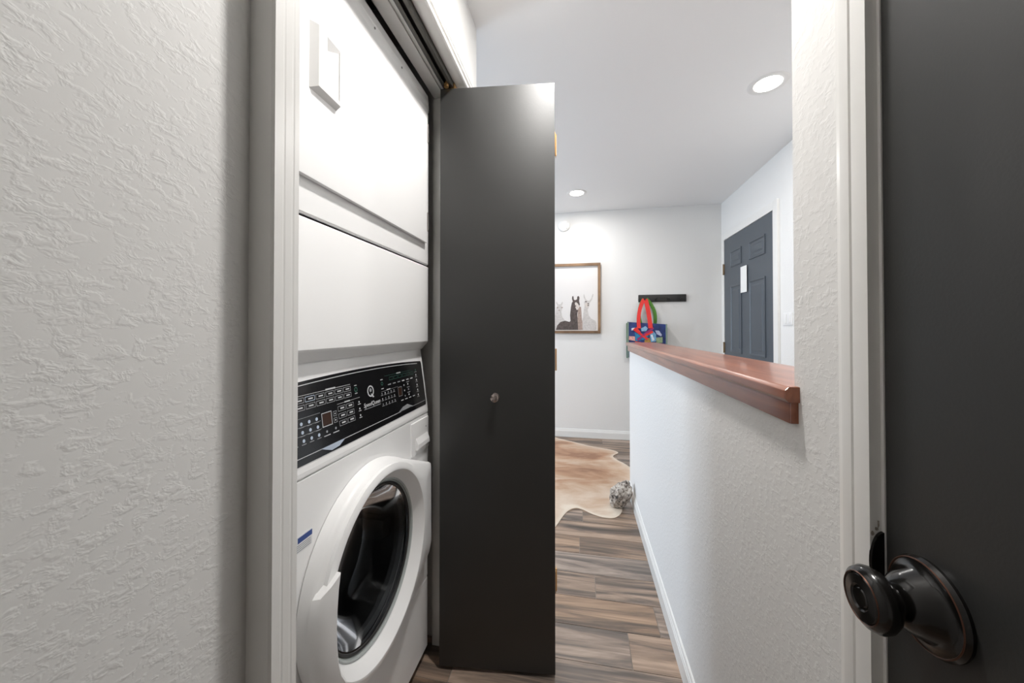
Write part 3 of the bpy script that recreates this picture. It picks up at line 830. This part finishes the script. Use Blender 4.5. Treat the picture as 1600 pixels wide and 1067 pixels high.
# framed llama picture
FX0, FX1, FZ0, FZ1 = -.64, .202, 1.108, 1.854
pic = tag(empty('framed_picture', ((FX0 + FX1) / 2, YF, FZ0)), 'wood-framed picture of llamas hanging on the white wall', 'picture')
fw = .028
for nm, b in (('rail', (FX0, FX1, FZ1 - fw, FZ1)), ('rail', (FX0, FX1, FZ0, FZ0 + fw)), ('stile', (FX0, FX0 + fw, FZ0 + fw, FZ1 - fw)), ('stile', (FX1 - fw, FX1, FZ0 + fw, FZ1 - fw))):
    box(nm, b[0], b[1], YF - .03, YF + .001, b[2], b[3], FRAMEW, pic, bev=.002)
YP = YF - .010
prt = box('print', FX0 + fw - .002, FX1 - fw + .002, YP, YF, FZ0 + fw - .002, FZ1 - fw + .002, mat('print_paper', (.74, .715, .70), .55), pic)
L_DK = mat('llama_dark', (.085, .065, .06), .7, var=.35, vscale=60)
L_BR = mat('llama_brown', (.36, .27, .23), .7, var=.25, vscale=70)
L_LT = mat('llama_pale', (.56, .53, .51), .7, var=.14, vscale=70)
L_FC = mat('llama_face', (.62, .56, .52), .7, var=.2, vscale=120)
def shape(name, pix, m, h):
    """print area on the picture, drawn from picture points"""
    bm = bmesh.new()
    V = [bm.verts.new(on_far(x, y, YP - h)) for x, y in pix]
    for t in tessellate_polygon([[Vector((v.co.x, v.co.z, 0)) for v in V]]):
        bm.faces.new([V[q] for q in t])
    return fin(bm, name, m, prt)
# pixel tables come from an 8.21x view of the picture (origin 860,400)
def z8(L): return [(860 + x / 8.21, 400 + y / 8.21) for x, y in L]
BOT = 948
shape('llama', z8([(410, BOT), (400, 860), (420, 760), (428, 690), (438, 640), (432, 590), (444, 572), (425, 520), (428, 480), (450, 545), (470, 570), (500, 572), (525, 540), (542, 480), (552, 492), (535, 560), (505, 600), (500, 640), (490, 665), (478, 690), (492, 760), (520, 800), (575, 830), (590, 860), (590, BOT)]), L_LT, .0006)
shape('llama', z8([(0, BOT), (0, 800), (30, 780), (60, 760), (70, 700), (78, 660), (90, 640), (72, 600), (78, 580), (100, 620), (130, 620), (152, 585), (160, 600), (145, 645), (150, 680), (140, 720), (150, 780), (190, 830), (180, BOT)]), L_LT, .0006)
shape('llama', z8([(330, BOT), (345, 820), (352, 740), (345, 680), (360, 650), (392, 652), (398, 720), (402, 800), (412, 860), (412, BOT)]), L_BR, .0009)
shape('llama', z8([(70, BOT), (88, 890), (130, 845), (190, 830), (245, 845), (258, 830), (252, 760), (262, 660), (275, 600), (288, 582), (276, 550), (280, 518), (294, 512), (302, 560), (318, 566), (340, 556), (345, 520), (362, 512), (374, 535), (368, 575), (378, 620), (372, 650), (350, 700), (345, 760), (350, 840), (356, BOT)]), L_DK, .0012)
shape('llama', z8([(-60, BOT), (-70, 860), (-20, 820), (40, 840), (75, 850), (95, 880), (80, BOT)]), L_LT, .0010)
shape('llama_face', z8([(312, 600), (330, 590), (352, 610), (372, 635), (368, 660), (352, 690), (335, 690), (322, 660)]), L_FC, .0015)
shape('llama_face', z8([(446, 610), (470, 596), (492, 612), (492, 645), (470, 660), (450, 650)]), L_FC, .0010)
for ex, ey, mm in ((322, 640, L_DK), (368, 622, L_DK), (344, 705, L_DK), (455, 585, L_DK), (484, 612, L_DK), (484, 634, L_DK), (92, 662, L_BR), (150, 660, L_BR), (112, 695, L_BR)):
    shape('llama_eye', z8([(ex - 9, ey - 6), (ex + 9, ey - 7), (ex + 10, ey + 6), (ex - 8, ey + 7)]), mm, .0018)

# coat rack
rk = tag(empty('coat_rack', (.816, YF, 1.47)), 'black wall-mounted coat rack with four hooks on the white wall', 'coat rack')
box('board', .584, 1.049, YF - .016, YF + .001, 1.432, 1.508, BLACKM, rk, bev=.012)
for hx in (.640, .760, .876, .994):
    P_ = [(hx, YF - .014, 1.462), (hx, YF - .030, 1.456), (hx, YF - .044, 1.448), (hx, YF - .052, 1.452), (hx, YF - .056, 1.466)]
    ribbon('hook', P_, (1, 0, 0), .014, .006, BLACKM, rk)
    lathe('hook_base', [(0, .004), (.010, .004), (.012, 0), (.012, -.002)], (hx, YF - .016, 1.462), (0, -1, 0), BLACKM, rk, n=16)

# tote bag hanging from the first hook
tb = tag(empty('tote_bag', (.65, YF - .05, .86)), 'blue patterned tote bag with red handles hanging from the black coat rack', 'tote bag')
NAVY = mat('bag_navy', (.015, .035, .16), .55, var=.35, vscale=30)
BAGG = mat('bag_green', (.06, .12, .055), .6, var=.2, vscale=40)
RED = mat('strap_red', (.72, .022, .018), .55)
GREEN = mat('strap_green', (.10, .27, .035), .6)
yA, yB = YF - .085, YF - .018
bm = bmesh.new()
N_ = 8
rows_ = []
for (z, xa, xb, bul) in ((.862, .462, .838, .0), (.95, .462, .845, .012), (1.08, .468, .846, .010), (1.213, .480, .842, .0)):
    fr = [bm.verts.new((xa + (xb - xa) * q / N_, yA - bul * math.sin(PI * q / N_), z + (0.012 - .024 * q / N_ if z > 1.2 else 0))) for q in range(N_ + 1)]
    bk = [bm.verts.new((xa + .004 + (xb - xa) * q / N_, yB, z + (0.010 - .022 * q / N_ if z > 1.2 else 0))) for q in range(N_, -1, -1)]
    rows_.append(fr + bk)
for A_, B_ in zip(rows_, rows_[1:]):
    n = len(A_)
    for q in range(n): bm.faces.new([A_[q], A_[(q + 1) % n], B_[(q + 1) % n], B_[q]])
bm.faces.new(rows_[0])
bag = fin(bm, 'bag_body', NAVY, tb, smooth=True)
prism('gusset', [(.470, yA + .004), (.458, (yA + yB) / 2), (.470, yB - .002)], 'z', .856, 1.215, BAGG, tb)
prism('gusset', [(.842, yA + .004), (.856, (yA + yB) / 2), (.846, yB - .002)], 'z', .862, 1.195, BAGG, tb)
box('edge_binding', .464, .478, yA - .006, yA + .004, .862, 1.228, mat('bag_trim', (.20, .27, .22), .6), tb, bev=.002)
box('edge_binding', .834, .848, yA - .006, yA + .004, .862, 1.203, mat('bag_trim', (.20, .27, .22), .6), tb, bev=.002)
def z9(L): return [(970 + x / 8.89, 450 + y / 8.89) for x, y in L]
def bagshape(pix, col, h):
    bm = bmesh.new()
    V = [bm.verts.new(on_far(x, y, yA - .0125 - h)) for x, y in z9(pix)]
    V2 = [bm.verts.new((v.co.x, v.co.y + .012, v.co.z)) for v in V]
    f = bm.faces.new(V)
    n = len(V)
    for q in range(n): bm.faces.new([V[q], V[(q + 1) % n], V2[(q + 1) % n], V2[q]])
    return fin(bm, 'print_patch', mat('bagprint_%d%d%d' % tuple(int(99 * c_) for c_ in col), col, .55, var=.25, vscale=60), bag)
bagshape([(118, 668), (195, 672), (200, 735), (115, 720)], (.72, .36, .33), .0005)
bagshape([(195, 610), (260, 650), (390, 660), (360, 710), (250, 730), (205, 740)], (.02, .20, .38), .0005)
bagshape([(280, 560), (345, 530), (375, 560), (350, 600), (290, 600)], (.25, .42, .60), .0008)
bagshape([(150, 560), (195, 550), (195, 580), (150, 590)], (.65, .68, .72), .0006)
bagshape([(400, 640), (450, 600), (490, 640), (490, 740), (420, 750)], (.16, .36, .55), .0006)
bagshape([(415, 650), (440, 645), (470, 720), (440, 735)], (.62, .68, .74), .0009)
bagshape([(480, 590), (530, 590), (572, 650), (560, 670), (500, 640)], (.42, .45, .60), .0007)
bagshape([(490, 690), (580, 680), (580, 760), (495, 765)], (.25, .33, .18), .0006)
bagshape([(330, 720), (400, 690), (420, 755), (330, 770)], (.38, .22, .05), .0006)
bagshape([(200, 735), (340, 765), (330, 800), (200, 790)], (.55, .06, .05), .0006)
# straps
hk = Vector((.640, YF - .047, 1.458))
def strap(name, px_end, dx, m, yy, wdt, bow):
    e = Vector(on_far(*px_end, yy))
    top = hk + Vector((dx, 0, .004))
    mid = (top + e) / 2 + Vector((bow, 0, .02))
    return ribbon(name, bez(top, mid, e), (1, 0, 0), wdt, .004, m, tb)
strap('handle', (998.5, 513), -.006, RED, yA - .014, .036, -.045)
strap('handle', (1016.5, 513), .008, RED, yA - .015, .042, .01)
strap('handle', (1023, 507), .016, GREEN, yB, .034, .07)
strap('handle', (1002, 507), -.012, GREEN, yB, .028, -.06)
# stitched red cross below the handles
for a_, b_ in (((990, 514), (1012, 530)), ((1021, 512), (996, 531)), ((993, 512), (1000, 520)), ((1020, 518), (1008, 524))):
    ribbon('handle_patch', [on_far(*a_, yA - .0145), on_far(*b_, yA - .0155)], (1, 0, 0), .022, .002, RED if a_[0] != 1021 else mat('strap_purple', (.30, .02, .14), .55), tb)

# ------------------------------------------------------------------ recessed lights
def downlight(label, x, y, watts, r=.055, ring=.092, col=WARM, sfx=''):
    t = tag(empty('recessed_light' + sfx, (x, y, ZC)), label, 'ceiling light', 'recessed ceiling lights')
    lathe('trim_ring', [(r + .004, .006), (r + .008, -.001), (ring - .006, -.004), (ring, -.001), (ring, .002)], (x, y, ZC), (0, 0, 1), PLASTIC, t, n=40)
    lathe('diffuser' + sfx, [(0, .001), (r + .006, .001), (r + .006, .004), (0, .004)], (x, y, ZC - .0035), (0, 0, 1), LAMP, t, n=40)
    la = bpy.data.lights.new('lamp_glow' + sfx, 'AREA'); la.shape = 'DISK'; la.size = 2 * r; la.energy = watts; la.color = col
    lo = bpy.data.objects.new('lamp_glow' + sfx, la); COL.objects.link(lo)
    lo.location = (0, 0, -.008); lo.parent = t
    return t
downlight('bright recessed ceiling light over the space behind the half wall', .946, 2.074, LAMP_W)
downlight('small recessed ceiling light above the cowhide rug near the smoke detector', -.038, 3.417, LAMP_W)
downlight('recessed ceiling light in the narrow hall in front of the closet', .02, .86, HALL_W, sfx='_offscreen')

# ------------------------------------------------------------------ cowhide rug
rug_out = [(-.269, 3.895), (-.16, 3.83), (-.05, 3.765), (.04, 3.70), (.13, 3.655), (.22, 3.625), (.29, 3.60), (.335, 3.555), (.338, 3.515), (.30, 3.46), (.275, 3.41), (.31, 3.33), (.37, 3.22), (.42, 3.10), (.45, 2.95), (.44, 2.83), (.39, 2.76), (.30, 2.70), (.285, 2.62), (.275, 2.55), (.262, 2.48),
           (.255, 2.42), (.247, 2.385), (.225, 2.335), (.188, 2.298), (.13, 2.298), (.083, 2.318), (.045, 2.345), (.014, 2.37), (-.02, 2.385), (-.05, 2.378), (-.08, 2.345), (-.097, 2.313), (-.12, 2.24), (-.142, 2.155), (-.18, 2.06), (-.26, 2.01), (-.34, 2.06),
           (-.42, 2.20), (-.55, 2.32), (-.75, 2.36), (-.98, 2.30), (-1.18, 2.18), (-1.34, 2.14), (-1.42, 2.24), (-1.36, 2.42), (-1.30, 2.60), (-1.38, 2.80), (-1.52, 2.92), (-1.50, 3.06), (-1.36, 3.12), (-1.28, 3.26), (-1.34, 3.46), (-1.46, 3.62), (-1.40, 3.76), (-1.22, 3.76), (-1.02, 3.64), (-.80, 3.58), (-.58, 3.68), (-.42, 3.84), (-.34, 3.91)]
cx_, cy_ = -.48, 3.0
bm = bmesh.new()
K = 7
# smooth outline
def smooth(L, n=2):
    for _ in range(n):
        M_ = []
        for i in range(len(L)):
            p, q = L[i], L[(i + 1) % len(L)]
            M_ += [(p[0] * .75 + q[0] * .25, p[1] * .75 + q[1] * .25), (p[0] * .25 + q[0] * .75, p[1] * .25 + q[1] * .75)]
        L = M_
    return L
ro_ = smooth(rug_out, 2)
lay = bm.verts.layers.float.new('edge')
rings = []
fr = [1.0, .985, .95, .88, .75, .55, .3]
for f in fr:
    rg = []
    for i, (x, y) in enumerate(ro_):
        px, py = cx_ + (x - cx_) * f, cy_ + (y - cy_) * f
        h = .0060 if f < 1 else .0035
        if .9 < f and not (x > .16 and y < 2.8): h += .016 * max(0, noise.noise(Vector((x * 6, y * 6, 3))))
        v = bm.verts.new((px, py, h)); v[lay] = .36 if f > .97 else (.18 if f > .94 else (.06 if f > .85 else .0)); rg.append(v)
        # belly side near the half wall is paler
        v[lay] += max(0, .20 * (1 - abs(py - 2.42) / .45)) - (.07 if py > 3.2 and f < .97 else 0)
    rings.append(rg)
cvert = bm.verts.new((cx_, cy_, .006))
n = len(ro_)
for A_, B_ in zip(rings, rings[1:]):
    for i in range(n): bm.faces.new([A_[i], A_[(i + 1) % n], B_[(i + 1) % n], B_[i]])
for i in range(n): bm.faces.new([rings[-1][i], rings[-1][(i + 1) % n], cvert])
low = [bm.verts.new((v.co.x, v.co.y, .0004)) for v in rings[0]]
for i in range(n): bm.faces.new([low[i], low[(i + 1) % n], rings[0][(i + 1) % n], rings[0][i]])
rug = fin(bm, 'cowhide_rug', HIDE, smooth=True)
tag(rug, 'tan and cream cowhide rug with a wavy edge lying on the plank floor', 'rug')

# ------------------------------------------------------------------ rock at the end of the half wall
def rock_mat():
    m, nt, p = nodes('rock')
    p.inputs['Roughness'].default_value = 0.7
    g = nt.nodes.new('ShaderNodeNewGeometry')
    n1 = nt.nodes.new('ShaderNodeTexNoise'); n1.inputs['Scale'].default_value = 38; n1.inputs['Detail'].default_value = 6; n1.inputs['Distortion'].default_value = 1.2
    nt.links.new(g.outputs['Position'], n1.inputs['Vector'])
    r = nt.nodes.new('ShaderNodeValToRGB'); e = r.color_ramp.elements
    e[0].position = .36; e[0].color = (.035, .03, .027, 1); e[1].position = .66; e[1].color = (.66, .61, .55, 1)
    a = e.new(.45); a.color = (.24, .20, .17, 1); a = e.new(.54); a.color = (.42, .37, .32, 1)
    nt.links.new(n1.outputs['Fac'], r.inputs['Fac']); nt.links.new(r.outputs['Color'], p.inputs['Base Color'])
    b = nt.nodes.new('ShaderNodeBump'); b.inputs['Strength'].default_value = .6; b.inputs['Distance'].default_value = .006
    nt.links.new(n1.outputs['Fac'], b.inputs['Height']); nt.links.new(b.outputs['Normal'], p.inputs['Normal'])
    return m
bm = bmesh.new()
bmesh.ops.create_icosphere(bm, subdivisions=4, radius=1.0)
for v in bm.verts:
    d = v.co.normalized()
    k_ = 1 + .22 * noise.noise(d * 1.6 + Vector((4, 1, 2))) + .10 * noise.noise(d * 4 + Vector((1, 7, 2))) + .05 * noise.noise(d * 9)
    cell = noise.cell(d * 3.1)
    k_ += .05 * (cell - .5)
    v.co = Vector((d.x * .066 * k_, d.y * .066 * k_, d.z * .088 * k_))
    v.co.x += v.co.z * .28
zmin = min(v.co.z for v in bm.verts)
for v in bm.verts:
    v.co.z -= zmin + .010
    if v.co.z < 0: v.co.z = 0
    v.co += Vector((.250, 2.452, .0080))
xm = max(v.co.x for v in bm.verts)
for v in bm.verts: v.co.x += .3205 - xm
rock = fin(bm, 'rock', rock_mat(), smooth=False)
tag(rock, 'rough grey speckled rock on the floor against the half wall baseboard', 'rock')
